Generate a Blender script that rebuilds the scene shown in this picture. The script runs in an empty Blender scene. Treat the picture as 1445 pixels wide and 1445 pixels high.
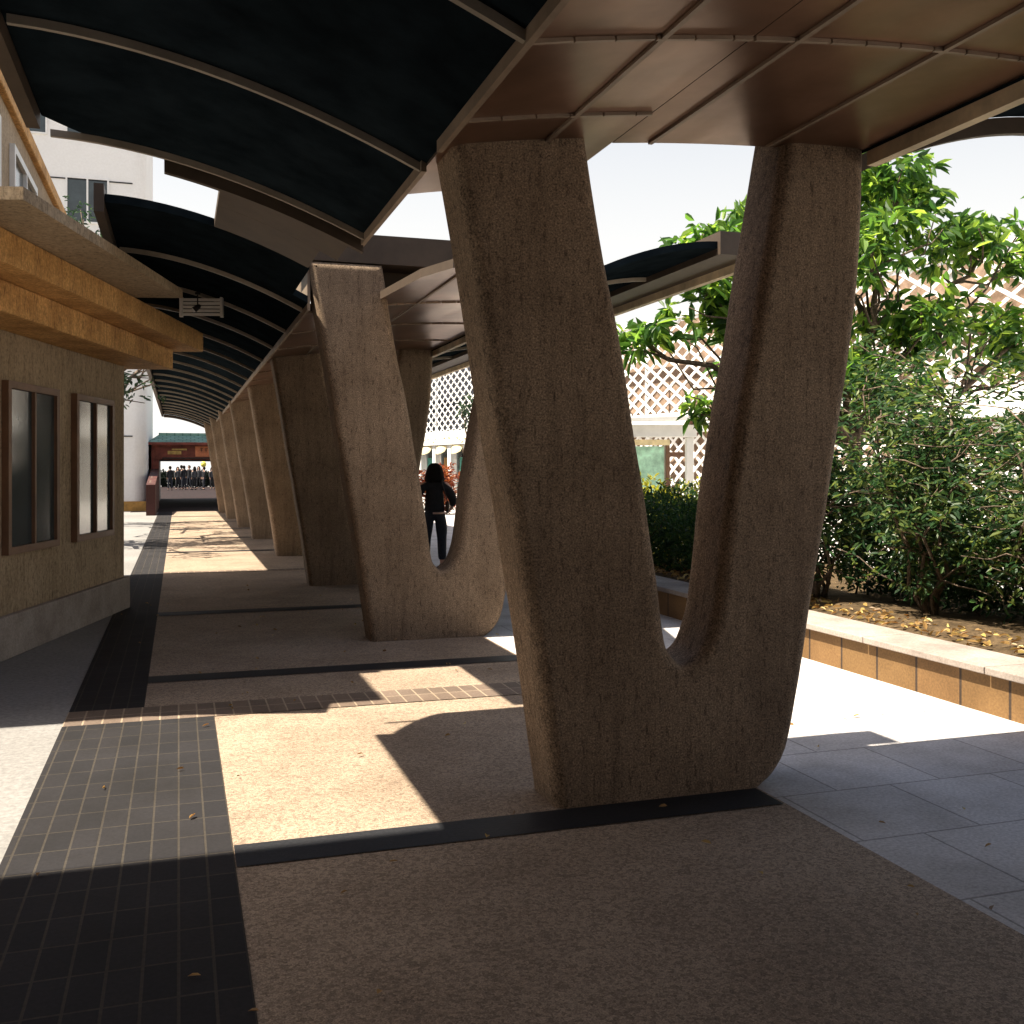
import bpy, bmesh, math, random
import numpy as np
from mathutils import Vector, Matrix
random.seed(7); rng = np.random.default_rng(7)
S = bpy.context.scene
COL = S.collection
R = math.radians
# ------------------------------------------------------------------ frame of the walkway
TH = math.atan(470.5 / 1450.0)          # the walkway runs 18 degrees to the left of the view
CT, ST = math.cos(TH), math.sin(TH)
def W(u, v, z=0.0):                      # u across the walkway, v along it
    return Vector((u * CT - v * ST, u * ST + v * CT, z))
# ------------------------------------------------------------------ materials
MATS = {}
def newmat(name):
    m = bpy.data.materials.new(name); m.use_nodes = True
    nt = m.node_tree; nt.nodes.clear()
    out = nt.nodes.new('ShaderNodeOutputMaterial'); MATS[name] = m
    return m, nt, out
def nd(nt, t, **k):
    n = nt.nodes.new(t)
    for a, b in k.items():
        if a.startswith('i_'): n.inputs[a[2:].replace('_', ' ')].default_value = b
        else: setattr(n, a, b)
    return n
def ramp(nt, fac, stops):
    r = nt.nodes.new('ShaderNodeValToRGB')
    while len(r.color_ramp.elements) < len(stops): r.color_ramp.elements.new(.5)
    for e, (p, c) in zip(r.color_ramp.elements, stops):
        e.position = p; e.color = (*c, 1)
    nt.links.new(fac, r.inputs[0]); return r.outputs[0]
def mapped(nt, scale=(1, 1, 1), rot=(0, 0, 0)):
    tc = nt.nodes.new('ShaderNodeTexCoord'); mp = nt.nodes.new('ShaderNodeMapping')
    mp.inputs['Scale'].default_value = scale; mp.inputs['Rotation'].default_value = rot
    nt.links.new(tc.outputs['Object'], mp.inputs[0]); return mp.outputs[0]
def noise(nt, vec, scale, detail=4, rough=.6):
    n = nd(nt, 'ShaderNodeTexNoise'); n.inputs['Scale'].default_value = scale
    n.inputs['Detail'].default_value = detail; n.inputs['Roughness'].default_value = rough
    nt.links.new(vec, n.inputs['Vector']); return n.outputs['Fac']
def mul(nt, a, b, f=1.0, blend='MULTIPLY'):
    m = nd(nt, 'ShaderNodeMix', data_type='RGBA', blend_type=blend)
    m.inputs[0].default_value = f
    nt.links.new(a, m.inputs[6]); nt.links.new(b, m.inputs[7]); return m.outputs[2]
def surf(nt, out, color, rough=.7, metal=0, bump=None, bs=.3, bd=.01, spec=.5):
    p = nd(nt, 'ShaderNodeBsdfPrincipled')
    if isinstance(color, tuple): p.inputs['Base Color'].default_value = (*color, 1)
    else: nt.links.new(color, p.inputs['Base Color'])
    p.inputs['Roughness'].default_value = rough; p.inputs['Metallic'].default_value = metal
    p.inputs['Specular IOR Level'].default_value = spec
    if bump is not None:
        b = nd(nt, 'ShaderNodeBump'); b.inputs['Strength'].default_value = bs; b.inputs['Distance'].default_value = bd
        nt.links.new(bump, b.inputs['Height']); nt.links.new(b.outputs[0], p.inputs['Normal'])
    nt.links.new(p.outputs[0], out.inputs[0]); return p
def speckle(name, c0, c1, grain=90, dirt=1.2, dirtc=(.6, .55, .5), rough=.8, streak=False, bs=.4, mid=.5, spec=.3, gdist=.006, pebble=0, pebf=.8):
    m, nt, out = newmat(name)
    v = mapped(nt)
    g = noise(nt, v, grain, 6, .75)
    col = ramp(nt, g, [(.34, c0), (mid + .14, c1)])
    d = noise(nt, v, dirt, 6, .65)
    col = mul(nt, col, ramp(nt, d, [(.34, dirtc), (.6, (1, 1, 1))]))
    if pebble:
        vo = nd(nt, 'ShaderNodeTexVoronoi'); vo.inputs['Scale'].default_value = pebble; nt.links.new(v, vo.inputs['Vector'])
        sp = nd(nt, 'ShaderNodeSeparateColor'); nt.links.new(vo.outputs['Color'], sp.inputs[0])
        col = mul(nt, col, ramp(nt, sp.outputs[0], [(0, (.52, .50, .49)), (.5, (.95, .95, .95)), (1, (1.3, 1.28, 1.26))]), pebf)
    if streak:
        s = noise(nt, mapped(nt, (7, 7, .45)), 2.2, 5, .7)
        col = mul(nt, col, ramp(nt, s, [(.36, (.66, .64, .62)), (.55, (1, 1, 1))]), .6)
        mo = noise(nt, v, 30, 6, .8)
        col = mul(nt, col, ramp(nt, mo, [(.30, (.5, .47, .45)), (.48, (1, 1, 1)), (.72, (1.25, 1.22, 1.18))]), .9)
        p = noise(nt, mapped(nt, (1, 1, .3)), 38, 3, .6)
        col = mul(nt, col, ramp(nt, p, [(.33, (.42, .4, .38)), (.43, (1, 1, 1))]), .75)
    surf(nt, out, col, rough, 0, g, bs, gdist, spec); return m
def plain(name, c, rough=.6, metal=0, var=.12, scale=5, spec=.4):
    m, nt, out = newmat(name)
    n = noise(nt, mapped(nt), scale, 5, .65)
    lo = tuple(x * (1 - var * 2) for x in c); hi = tuple(min(1, x * (1 + var)) for x in c)
    surf(nt, out, ramp(nt, n, [(.3, lo), (.65, hi)]), rough, metal, n, .12, .01, spec); return m
def bricks(name, c0, c1, joint, w, h, mortar=.012, off=.5, rough=.7, rotz=0.0):
    m, nt, out = newmat(name)
    v = mapped(nt, rot=(0, 0, rotz))
    b = nd(nt, 'ShaderNodeTexBrick'); b.offset = off
    b.inputs['Scale'].default_value = 1; b.inputs['Brick Width'].default_value = w; b.inputs['Row Height'].default_value = h
    b.inputs['Mortar Size'].default_value = mortar; b.inputs['Mortar Smooth'].default_value = .2
    b.inputs['Color1'].default_value = (*c0, 1); b.inputs['Color2'].default_value = (*c1, 1); b.inputs['Mortar'].default_value = (*joint, 1)
    nt.links.new(v, b.inputs[0])
    g = noise(nt, v, 60, 5, .7); d = noise(nt, v, 1.6, 5, .6)
    col = mul(nt, b.outputs[0], ramp(nt, g, [(.3, (.55, .55, .55)), (.65, (1.1, 1.1, 1.1))]), .8)
    col = mul(nt, col, ramp(nt, d, [(.3, (.65, .63, .6)), (.6, (1, 1, 1))]))
    inv = nd(nt, 'ShaderNodeMath', operation='SUBTRACT'); inv.inputs[0].default_value = 1
    nt.links.new(b.outputs['Fac'], inv.inputs[1])
    surf(nt, out, col, rough, 0, inv.outputs[0], .5, .006, .3); return m
def leafmat(name, dark, mid, light, trans=.45, rough=.45):
    m, nt, out = newmat(name)
    geo = nd(nt, 'ShaderNodeNewGeometry')
    col = ramp(nt, geo.outputs['Random Per Island'], [(0, dark), (.55, mid), (1, light)])
    p = nd(nt, 'ShaderNodeBsdfPrincipled'); nt.links.new(col, p.inputs['Base Color'])
    p.inputs['Roughness'].default_value = rough; p.inputs['Specular IOR Level'].default_value = .4
    t = nd(nt, 'ShaderNodeBsdfTranslucent')
    br = nd(nt, 'ShaderNodeHueSaturation'); br.inputs['Value'].default_value = 2.0; br.inputs['Saturation'].default_value = 1.1; br.inputs['Hue'].default_value = .48
    nt.links.new(col, br.inputs['Color']); nt.links.new(br.outputs[0], t.inputs['Color'])
    mx = nd(nt, 'ShaderNodeMixShader'); mx.inputs[0].default_value = trans
    nt.links.new(p.outputs[0], mx.inputs[1]); nt.links.new(t.outputs[0], mx.inputs[2])
    nt.links.new(mx.outputs[0], out.inputs[0]); return m
def glassmat(name, c, mix=.35):
    m, nt, out = newmat(name)
    g = nd(nt, 'ShaderNodeBsdfGlossy'); g.inputs['Roughness'].default_value = .04; g.inputs['Color'].default_value = (.9, .95, .95, 1)
    t = nd(nt, 'ShaderNodeBsdfTransparent'); t.inputs['Color'].default_value = (*c, 1)
    f = nd(nt, 'ShaderNodeLayerWeight'); f.inputs['Blend'].default_value = mix
    mx = nd(nt, 'ShaderNodeMixShader'); nt.links.new(f.outputs['Fresnel'], mx.inputs[0])
    nt.links.new(t.outputs[0], mx.inputs[1]); nt.links.new(g.outputs[0], mx.inputs[2]); nt.links.new(mx.outputs[0], out.inputs[0]); return m

concrete = speckle('board_concrete', (.07, .05, .034), (.45, .33, .225), 120, 1.4, (.70, .68, .66), .85, True, .5, pebble=120, pebf=.35)
paver = speckle('washed_aggregate', (.13, .092, .065), (.48, .375, .28), 170, 1.3, (.74, .72, .7), .8, False, .35, .5, .3, .003, 85)
granite = bricks('plaza_granite', (.64, .61, .60), (.56, .535, .53), (.34, .32, .31), .6, .6, .006, .5, .8)
pale_ground = speckle('pale_ground', (.17, .165, .16), (.29, .28, .27), 30, .5, (.8, .8, .8), .85, False, .2)  # grey lowered to stand in for shade on the left ground
darkstone = speckle('dark_band_stone', (.008, .009, .012), (.026, .027, .031), 60, 2, (.7, .7, .7), .6, False, .2)
brickband = bricks('brown_brick_paving', (.20, .145, .11), (.15, .112, .088), (.36, .28, .2), .11, .36, .006, 0.0)
brickstrip = bricks('dark_brick_paving', (.020, .018, .020), (.013, .012, .014), (.048, .04, .032), .105, .225, .005, .0, .85)
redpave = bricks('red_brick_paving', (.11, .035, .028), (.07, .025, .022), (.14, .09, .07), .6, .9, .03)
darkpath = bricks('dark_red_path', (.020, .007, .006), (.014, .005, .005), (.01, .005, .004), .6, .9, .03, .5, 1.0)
bronze = None
m, nt, out = newmat('bronze_soffit_metal')
v_ = mapped(nt); n1 = noise(nt, v_, 2.2, 4, .6); n2 = noise(nt, mapped(nt, (1, .25, 1)), .9, 2, .5)
surf(nt, out, ramp(nt, n1, [(.3, (.20, .11, .072)), (.7, (.36, .21, .14))]), .3, .85, n2, .5, .14); bronze = m
seam_m = plain('pale_seam_metal', (.30, .23, .17), .5, .3)
rib_m = plain('pale_rib_paint', (.30, .26, .21), .5)
deck = plain('dark_roof_sheet', (.010, .015, .019), 1.0, 0, .25, 3, .0)
beam_m = plain('brown_beam_paint', (.07, .05, .035), .55)
fascia_m = plain('cream_fascia_paint', (.66, .54, .36), .55, 0, .2, 3)
orange_stone = speckle('orange_stone', (.50, .26, .085), (.84, .50, .19), 40, 2, (.66, .6, .52), .8, True, .4)
tan_wall = speckle('tan_render', (.33, .25, .16), (.48, .37, .25), 35, .7, (.72, .7, .66), .85, True, .3)
white_paint = plain('white_paint', (.78, .77, .74), .5, 0, .06, 3)
grey_wall = speckle('pale_grey_tile', (.78, .765, .73), (.84, .83, .80), 12, .6, (.95, .95, .95), .7, False, .1)
window_dark = plain('dark_window_glass', (.04, .055, .06), .12, 0, .2, 2, .6)
red_paint = plain('red_lacquer', (.21, .05, .033), .55, 0, .3, 3)
dark_wood = plain('dark_wood', (.045, .028, .022), .6, 0, .3, 6)
green_tile = bricks('green_roof_tile', (.20, .36, .28), (.25, .43, .34), (.12, .24, .19), .3, .25, .03, .5)
orange_sign = plain('orange_sign_board', (.6, .2, .09), .5, 0, .2, 4)
gold = plain('gold_paint', (.55, .38, .12), .45, .2, .25, 8)
ochre = plain('ochre_board', (.46, .25, .06), .6, 0, .2, 5)
teal = plain('teal_board', (.08, .32, .24), .5, 0, .3, 7)
cream = plain('cream_cloth', (.68, .58, .36), .8, 0, .12, 6)
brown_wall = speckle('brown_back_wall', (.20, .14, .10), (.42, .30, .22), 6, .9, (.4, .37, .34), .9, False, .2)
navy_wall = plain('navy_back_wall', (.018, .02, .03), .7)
brown_frame = plain('brown_frame', (.16, .085, .05), .5)
black = plain('black_metal', (.02, .02, .022), .45, .4)
steel = plain('brushed_steel', (.5, .48, .44), .35, .8)
soil = speckle('dark_soil', (.04, .028, .018), (.16, .11, .06), 18, 3, (.5, .5, .5), .95, False, .8, .5, .1, .03)
cap_m = speckle('cap_stone', (.26, .22, .19), (.40, .35, .31), 60, 1.5, (.6, .57, .57), .8, False, .2)
planter_tile = bricks('planter_stone_tile', (.24, .135, .055), (.20, .115, .045), (.06, .04, .028), .42, 2.0, .012, 0, .75)
green_glass = plain('green_frosted_glass', (.42, .72, .58), .15, 0, .25, 4, .6)
clear_glass = glassmat('clear_glass', (.85, .9, .88))
bark = speckle('bark', (.07, .05, .035), (.22, .165, .12), 30, 2, (.6, .6, .6), .9, True, .6)
leaf_big = leafmat('broad_leaf', (.022, .065, .018), (.065, .15, .03), (.24, .36, .07), .58)
leaf_shrub = leafmat('shrub_leaf', (.014, .040, .016), (.035, .085, .028), (.15, .19, .05), .42)
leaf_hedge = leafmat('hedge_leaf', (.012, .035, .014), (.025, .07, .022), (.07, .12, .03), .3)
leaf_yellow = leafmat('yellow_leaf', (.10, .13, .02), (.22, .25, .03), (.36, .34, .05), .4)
leaf_red = leafmat('red_flower', (.09, .024, .012), (.20, .055, .018), (.32, .13, .035), .3)
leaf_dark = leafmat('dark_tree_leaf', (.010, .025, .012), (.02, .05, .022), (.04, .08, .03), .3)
leaf_deep = leafmat('deep_shade_leaf', (.003, .006, .004), (.006, .012, .007), (.012, .02, .01), .1)  # darkness put into the leaf colour; the hedge itself stands in sun
skin_m = plain('skin', (.52, .30, .21), .5, 0, .06, 10)
hair_m = plain('black_hair', (.010, .008, .007), .9, 0, .3, 60, .1)
cloth_black = plain('black_cloth', (.014, .014, .017), .85, 0, .25, 30)
cloth_navy = plain('navy_denim', (.016, .019, .028), .85, 0, .25, 40)
cloth_grey = plain('grey_cloth', (.06, .06, .065), .85, 0, .2, 30)
pink_cloth = plain('pale_pink_cloth', (.62, .40, .32), .8)
yellow_p = plain('yellow_plastic', (.7, .6, .08), .5)
white_bag = plain('white_plastic', (.8, .8, .8), .5, 0, .04)

# ------------------------------------------------------------------ mesh helpers
class MB:
    def __init__(s): s.v = []; s.f = []; s.mi = []
    def add(s, vs, fs, mi=0):
        o = len(s.v); s.v += [tuple(p) for p in vs]; s.f += [tuple(i + o for i in f) for f in fs]; s.mi += [mi] * len(fs)
    def box(s, x0, x1, y0, y1, z0, z1, mi=0):
        s.add([(x0, y0, z0), (x1, y0, z0), (x1, y1, z0), (x0, y1, z0), (x0, y0, z1), (x1, y0, z1), (x1, y1, z1), (x0, y1, z1)],
              [(0, 3, 2, 1), (4, 5, 6, 7), (0, 1, 5, 4), (1, 2, 6, 5), (2, 3, 7, 6), (3, 0, 4, 7)], mi)
    def bar(s, a, b, w, h, mi=0, up=(0, 0, 1)):
        a = Vector(a); b = Vector(b); d = (b - a).normalized(); up = Vector(up)
        if abs(d.dot(up)) > .98: up = Vector((0, 1, 0))
        x = d.cross(up).normalized() * (w / 2); y = x.cross(d).normalized() * (h / 2)
        vs = [p + sx * x + sy * y for p in (a, b) for sx, sy in ((-1, -1), (1, -1), (1, 1), (-1, 1))]
        s.add(vs, [(3, 2, 1, 0), (4, 5, 6, 7), (0, 1, 5, 4), (1, 2, 6, 5), (2, 3, 7, 6), (3, 0, 4, 7)], mi)
    def tube(s, pts, rad, n=8, mi=0, cap=True):
        pts = [Vector(p) for p in pts]; rings = []
        ref = Vector((.31, .95, .11)).normalized()
        for i, p in enumerate(pts):
            d = (pts[min(i + 1, len(pts) - 1)] - pts[max(i - 1, 0)]).normalized()
            x = d.cross(ref)
            if x.length < .1: x = d.cross(Vector((1, 0, 0)))
            x.normalize(); y = d.cross(x)
            r_ = rad[i] if isinstance(rad, (list, tuple)) else rad
            rings.append([p + r_ * (math.cos(2 * math.pi * k / n) * x + math.sin(2 * math.pi * k / n) * y) for k in range(n)])
        vs = [q for g in rings for q in g]; fs = []
        for i in range(len(pts) - 1):
            for k in range(n):
                a = i * n + k; b = i * n + (k + 1) % n
                fs.append((a, b, b + n, a + n))
        if cap: fs.append(tuple(range(n - 1, -1, -1))); fs.append(tuple(range((len(pts) - 1) * n, len(pts) * n)))
        s.add(vs, fs, mi)
    def ball(s, c, rx, ry, rz, nu=14, nv=9, mi=0, fn=None):
        vs = []; fs = []
        for j in range(nv + 1):
            ph = math.pi * j / nv
            for i in range(nu):
                a = 2 * math.pi * i / nu
                d = Vector((math.sin(ph) * math.cos(a), math.sin(ph) * math.sin(a), math.cos(ph)))
                k = fn(d) if fn else 1
                vs.append((c[0] + rx * d.x * k, c[1] + ry * d.y * k, c[2] + rz * d.z * (k if fn else 1)))
        for j in range(nv):
            for i in range(nu):
                a = j * nu + i; b = j * nu + (i + 1) % nu
                fs.append((a, a + nu, b + nu, b))
        s.add(vs, fs, mi)
    def build(s, name, mats, parent=None, loc=(0, 0, 0), rz=0, smooth=False, bev=0):
        me = bpy.data.meshes.new(name); me.from_pydata(s.v, [], s.f)
        for m_ in (mats if isinstance(mats, (list, tuple)) else [mats]): me.materials.append(m_)
        me.polygons.foreach_set('material_index', s.mi)
        if smooth: me.polygons.foreach_set('use_smooth', [True] * len(s.f))
        me.update()
        o = bpy.data.objects.new(name, me); COL.objects.link(o)
        o.location = loc; o.rotation_euler = (0, 0, rz)
        if parent: o.parent = parent
        if bev:
            b = o.modifiers.new('bevel', 'BEVEL'); b.width = bev; b.segments = 2; b.limit_method = 'ANGLE'
        return o
def tag(o, label=None, cat=None, group=None, kind=None):
    if label: o['label'] = label
    if cat: o['category'] = cat
    if group: o['group'] = group
    if kind: o['kind'] = kind
    return o
def thing(name, label, cat, loc=(0, 0, 0), rz=0, group=None):
    o = bpy.data.objects.new(name, None); COL.objects.link(o); o.empty_display_size = .3
    o.location = loc; o.rotation_euler = (0, 0, rz); return tag(o, label, cat, group)
def kids(o): return [c for c in list(COL.objects) if c.parent == o]
def copy_tree(o, parent=None):
    c = o.copy(); COL.objects.link(c)
    if parent: c.parent = parent
    for ch in kids(o): copy_tree(ch, c)
    return c
def struct(mb, name, mat, label=None, rz=TH, z=0):
    return tag(mb.build(name, mat, None, (0, 0, z), rz), label, None, None, 'structure')

# ------------------------------------------------------------------ ground
g = MB(); g.add([(-250, -60, 0), (250, -60, 0), (250, 440, 0), (-250, 440, 0)], [(0, 1, 2, 3)]); struct(g, 'ground', pale_ground, 'pale grey open ground around the walkway')
g = MB(); g.add([(2.66, -6, 0), (30, -6, 0), (30, 36, 0), (2.66, 36, 0)], [(0, 1, 2, 3)]); struct(g, 'plaza', granite, 'bright pale plaza paving right of the piers', z=.004)
g = MB(); g.add([(-.21, -4, 0), (2.66, -4, 0), (2.66, 38, 0), (-.21, 38, 0)], [(0, 1, 2, 3)]); struct(g, 'walkway', paver, 'brown washed aggregate floor of the covered walkway', z=.004)
g = MB(); g.add([(-.66, 7.02, 0), (-.21, 7.02, 0), (-.21, 38, 0), (-.66, 38, 0)], [(0, 1, 2, 3)])
g.add([(-.66, -4, .004), (.21, -4, .004), (.21, 6.64, .004), (-.66, 6.64, .004)], [(0, 1, 2, 3)])
struct(g, 'brick_edging', brickstrip, 'dark brick edging along the left of the walkway', z=.004)
g = MB(); g.add([(-.66, 6.64, 0), (3.1, 6.64, 0), (3.1, 7.02, 0), (-.66, 7.02, 0)], [(0, 1, 2, 3)])
g.add([(-.21, 15.75, 0), (1.9, 15.75, 0), (1.9, 16.0, 0), (-.21, 16.0, 0)], [(0, 1, 2, 3)])
struct(g, 'brick_band', brickband, 'brown brick bands laid across the walkway', z=.009)
g = MB()
for v0, w in ((7.8, .24), (11.3, .26), (19.6, .24), (23.4, .24), (26.9, .25), (30.5, .25), (34.0, .25)):
    g.add([(-.21, v0, 0), (2.64, v0, 0), (2.64, v0 + w, 0), (-.21, v0 + w, 0)], [(0, 1, 2, 3)])
for v0 in (4.1, .6): g.add([(.214, v0, 0), (2.64, v0, 0), (2.64, v0 + .24, 0), (.214, v0 + .24, 0)], [(0, 1, 2, 3)])
struct(g, 'stone_band', darkstone, 'dark stone bands across the walkway floor', z=.009)
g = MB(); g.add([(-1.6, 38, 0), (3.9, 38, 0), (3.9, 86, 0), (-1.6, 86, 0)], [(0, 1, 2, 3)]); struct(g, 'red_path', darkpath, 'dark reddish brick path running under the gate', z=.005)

# ------------------------------------------------------------------ V piers
LEFT = [(1.59, -.22), (1.568, 0), (1.53, .26), (1.497, .5), (1.455, .78), (1.40, 1.1), (1.352, 1.4), (1.308, 1.63), (1.262, 1.9), (1.217, 2.2), (1.168, 2.5), (1.10, 2.88), (1.05, 3.15), (1.02, 3.36)]
RIGHT = [(3.29, 3.36), (3.285, 3.15), (3.275, 2.8), (3.25, 2.45), (3.195, 2.06), (3.138, 1.74), (3.085, 1.42), (3.031, 1.14), (2.978, .87), (2.938, .63), (2.895, .41), (2.84, .175), (2.76, .05), (2.67, -.02), (2.50, -.22)]
SLOT = [(2.90, 3.36), (2.86, 3.15), (2.80, 2.82), (2.735, 2.48), (2.69, 2.2), (2.628, 1.9), (2.574, 1.584), (2.54, 1.377), (2.51, 1.1), (2.48, .88), (2.448, .765), (2.405, .675), (2.345, .632), (2.267, .62), (2.203, .645), (2.162, .70), (2.139, .815), (2.113, 1.02), (2.083, 1.2), (2.045, 1.445), (1.997, 1.704), (1.958, 1.95), (1.908, 2.22), (1.845, 2.5), (1.78, 2.86), (1.735, 3.15), (1.70, 3.36)]
# the side faces recede, so the front outline sits a little inside the silhouette
LEFT = [(u + .058, z) for u, z in LEFT]
SLOT = [(u + (-.04 if u > 2.30 else .03 if u < 2.24 else -.005), z) for u, z in SLOT]
def smooth_chain(p, sub=3):
    o = []
    for i in range(len(p) - 1):
        p0 = p[max(i - 1, 0)]; p1 = p[i]; p2 = p[i + 1]; p3 = p[min(i + 2, len(p) - 1)]
        for k in range(sub):
            t = k / sub
            o.append(tuple(.5 * (2 * p1[a] + (p2[a] - p0[a]) * t + (2 * p0[a] - 5 * p1[a] + 4 * p2[a] - p3[a]) * t * t + (3 * p1[a] - p0[a] - 3 * p2[a] + p3[a]) * t ** 3) for a in (0, 1)))
    return o + [p[-1]]
def pier_mesh(thick=.36, b=.065):
    # clockwise seen from the camera side: up the left edge, down the slot's left, up its right, down the right edge
    out = smooth_chain(LEFT) + smooth_chain(SLOT[::-1]) + smooth_chain(RIGHT)
    n = len(out); P = [Vector(p) for p in out]; N = []
    for i in range(n):
        e0 = (P[i] - P[i - 1]).normalized(); e1 = (P[(i + 1) % n] - P[i]).normalized()
        n0 = Vector((e0.y, -e0.x)); n1 = Vector((e1.y, -e1.x)); m_ = (n0 + n1)
        m_ = m_.normalized() if m_.length > 1e-6 else n0
        N.append(m_ / max(.6, m_.dot(n0)))        # inward, to the right of travel
    rings = []
    steps = 5
    for k in range(steps + 1):
        a = math.pi / 2 * k / steps
        rings.append((b * (1 - math.sin(a)), b * (1 - math.cos(a))))
    rings = rings + [(i_, thick - d_) for i_, d_ in rings[::-1]]
    vs = []; fs = []
    for ins, dep in rings:
        for p, nn in zip(P, N):
            q = p + nn * ins
            vs.append((q.x, dep, q.y))
    for j in range(len(rings) - 1):
        for i in range(n):
            a = j * n + i; c = j * n + (i + 1) % n
            fs.append((a, a + n, c + n, c))
    from mathutils.geometry import tessellate_polygon
    base = (len(rings) - 1) * n
    q2 = [Vector((vs[i][0], vs[i][2], 0)) for i in range(n)]
    for a, c, e in tessellate_polygon([q2]):
        fs.append((a, c, e)); fs.append((base + e, base + c, base + a))
    me = bpy.data.meshes.new('concrete_pier'); me.from_pydata(vs, [], fs)
    bm = bmesh.new(); bm.from_mesh(me); bmesh.ops.recalc_face_normals(bm, faces=bm.faces)
    for f in bm.faces: f.smooth = True
    bm.to_mesh(me); bm.free(); me.materials.append(concrete); return me
pm = pier_mesh()
PV = [4.35, 9.05, 13.57, 18.3, 22.9, 27.5, 32.1, 36.7]
PL = ['nearest forked concrete pier, filling the foreground with its open slot', 'second forked concrete pier, the one with the woman seen through its slot',
      'third forked concrete pier in deep shade behind the second', 'fourth forked concrete pier from the front, half hidden by the third',
      'fifth forked concrete pier from the front, a narrow sliver', 'sixth forked concrete pier from the front, a thin sliver far along the walkway', 'second last forked concrete pier before the red gate',
      'last and farthest forked concrete pier, next to the red gate']
DU = [0, 0, 0, 0, -.10, -.16, -.24, -.3]
for i, (v0, lb) in enumerate(zip(PV, PL)):
    o = bpy.data.objects.new('concrete_pier', pm); COL.objects.link(o)
    o.location = W(DU[i], v0); o.rotation_euler = (0, 0, TH)
    w = o.modifiers.new('weighted', 'WEIGHTED_NORMAL'); w.weight = 80; w.keep_sharp = False
    tag(o, lb, 'pier', 'forked concrete piers carrying the canopy')

# ------------------------------------------------------------------ canopies
def zl(u, ul, ur=1.1):
    s = max(0, min(1, (u - ul) / (ur - ul))); return 2.97 + .47 * (1 - s ** 1.8)
def zr(u):
    s = (u - 3.27) / (4.5 - 3.27); return 3.13 + .33 * (1 - (1 - max(0, min(1, s))) ** 1.8)
def sheet(fn, u0, u1, v0, v1, nu=14, th=.06):
    m_ = MB(); us = [u0 + (u1 - u0) * i / nu for i in range(nu + 1)]
    vs = []
    for dz in (0, th):
        for vv in (v0, v1):
            for u in us: vs.append((u, vv(u) if callable(vv) else vv, fn(u) + dz))
    k = nu + 1; fs = []
    for i in range(nu):
        fs.append((i, i + 1, k + i + 1, k + i)); fs.append((2 * k + i, 3 * k + i, 3 * k + i + 1, 2 * k + i + 1))
        fs.append((i, 2 * k + i, 2 * k + i + 1, i + 1)); fs.append((k + i, k + i + 1, 3 * k + i + 1, 3 * k + i))
    fs.append((0, k, 3 * k, 2 * k)); fs.append((nu, 2 * k + nu, 3 * k + nu, k + nu))
    m_.add(vs, fs); return m_
def rib(fn, u0, u1, v, w=.028, d=.04, nu=14):
    m_ = MB(); vs = []; fs = []
    for i in range(nu + 1):
        u = u0 + (u1 - u0) * i / nu; z = fn(u)
        vs += [(u, v - w / 2, z - d), (u, v + w / 2, z - d), (u, v + w / 2, z - .002), (u, v - w / 2, z - .002)]
    for i in range(nu):
        for k in range(4):
            a = 4 * i + k; b = 4 * i + (k + 1) % 4; fs.append((a, b, b + 4, a + 4))
    fs += [(3, 2, 1, 0), tuple(4 * nu + k for k in range(4))]
    m_.add(vs, fs); return m_
def soffit_mb(us, front, back, seams_u, seams_v, zf):
    m_ = MB(); n = len(us)
    vs = []
    for top in (0, 1):
        for w_ in (0, 1):
            for u in us: vs.append((u, front(u) if not w_ else back, zf(u) if not top else zf(u) + .07))
    fs = []
    for i in range(n - 1):
        fs += [(i, n + i, n + i + 1, i + 1), (2 * n + i, 2 * n + i + 1, 3 * n + i + 1, 3 * n + i), (i, i + 1, 2 * n + i + 1, 2 * n + i), (n + i, 3 * n + i, 3 * n + i + 1, n + i + 1)]
    fs += [(0, 2 * n, 3 * n, n), (n - 1, 2 * n - 1, 4 * n - 1, 3 * n - 1)]
    m_.add(vs, fs, 0)
    for q in range(len(fs)):
        if q % 4 in (1, 2, 3) and q < 4 * (n - 1) or q >= 4 * (n - 1): m_.mi[q] = 2
    for su in seams_u: m_.box(su - .01, su + .01, front(su) + .02, back - .02, zf(su) - .014, zf(su) + .01, 1)
    for sv_ in seams_v:
        for i in range(n - 1):
            u0, u1 = us[i], us[i + 1]
            if front((u0 + u1) / 2) > sv_: continue
            m_.bar((u0 + .004, sv_, zf(u0) - .004), (u1 - .004, sv_, zf(u1) - .004), .018, .02, 1)
    return m_
def zs(u): return 2.955 + .19 * (1 - ((3.27 - u) / 2.17) ** 2) if u < 3.27 else 3.145
cap_ = thing('walkway_canopy', 'long dark vaulted walkway canopy with pale ribs, carried by the row of piers', 'canopy', W(0, 8), TH)
def V(v): return v - 8
ULB = -.5
fl = lambda u: zl(u, ULB)
sheet(fl, ULB, 1.07, V(9.06), V(38.5)).build('roof_sheet', deck, cap_)
sheet(fl, ULB, .94, V(7.85), V(9.057)).build('roof_sheet', deck, cap_)
sheet(fl, .25, 1.05, V(6.46), V(7.2), 6).build('added_shade_beam', beam_m, cap_)  # invented roof break lets in the sun patch; this strip shades its right
sheet(fl, .25, .93, V(7.203), V(7.847), 6).build('added_shade_beam', beam_m, cap_)
sheet(zr, 3.27, 4.5, V(7.95), V(38.5), 10).build('roof_sheet', deck, cap_)
vr = [PV[1] - 4.6 / 3 + .35 + k * 4.6 / 3 for k in range(20)]
for v_r in vr:
    if v_r > 7.9: rib(fl, ULB + .02, 1.06 if v_r > 9.1 else .88, V(v_r)).build('rib', rib_m, cap_)
    if v_r > 8.0: rib(zr, 3.28, 4.48, V(v_r)).build('rib', rib_m, cap_)
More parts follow.
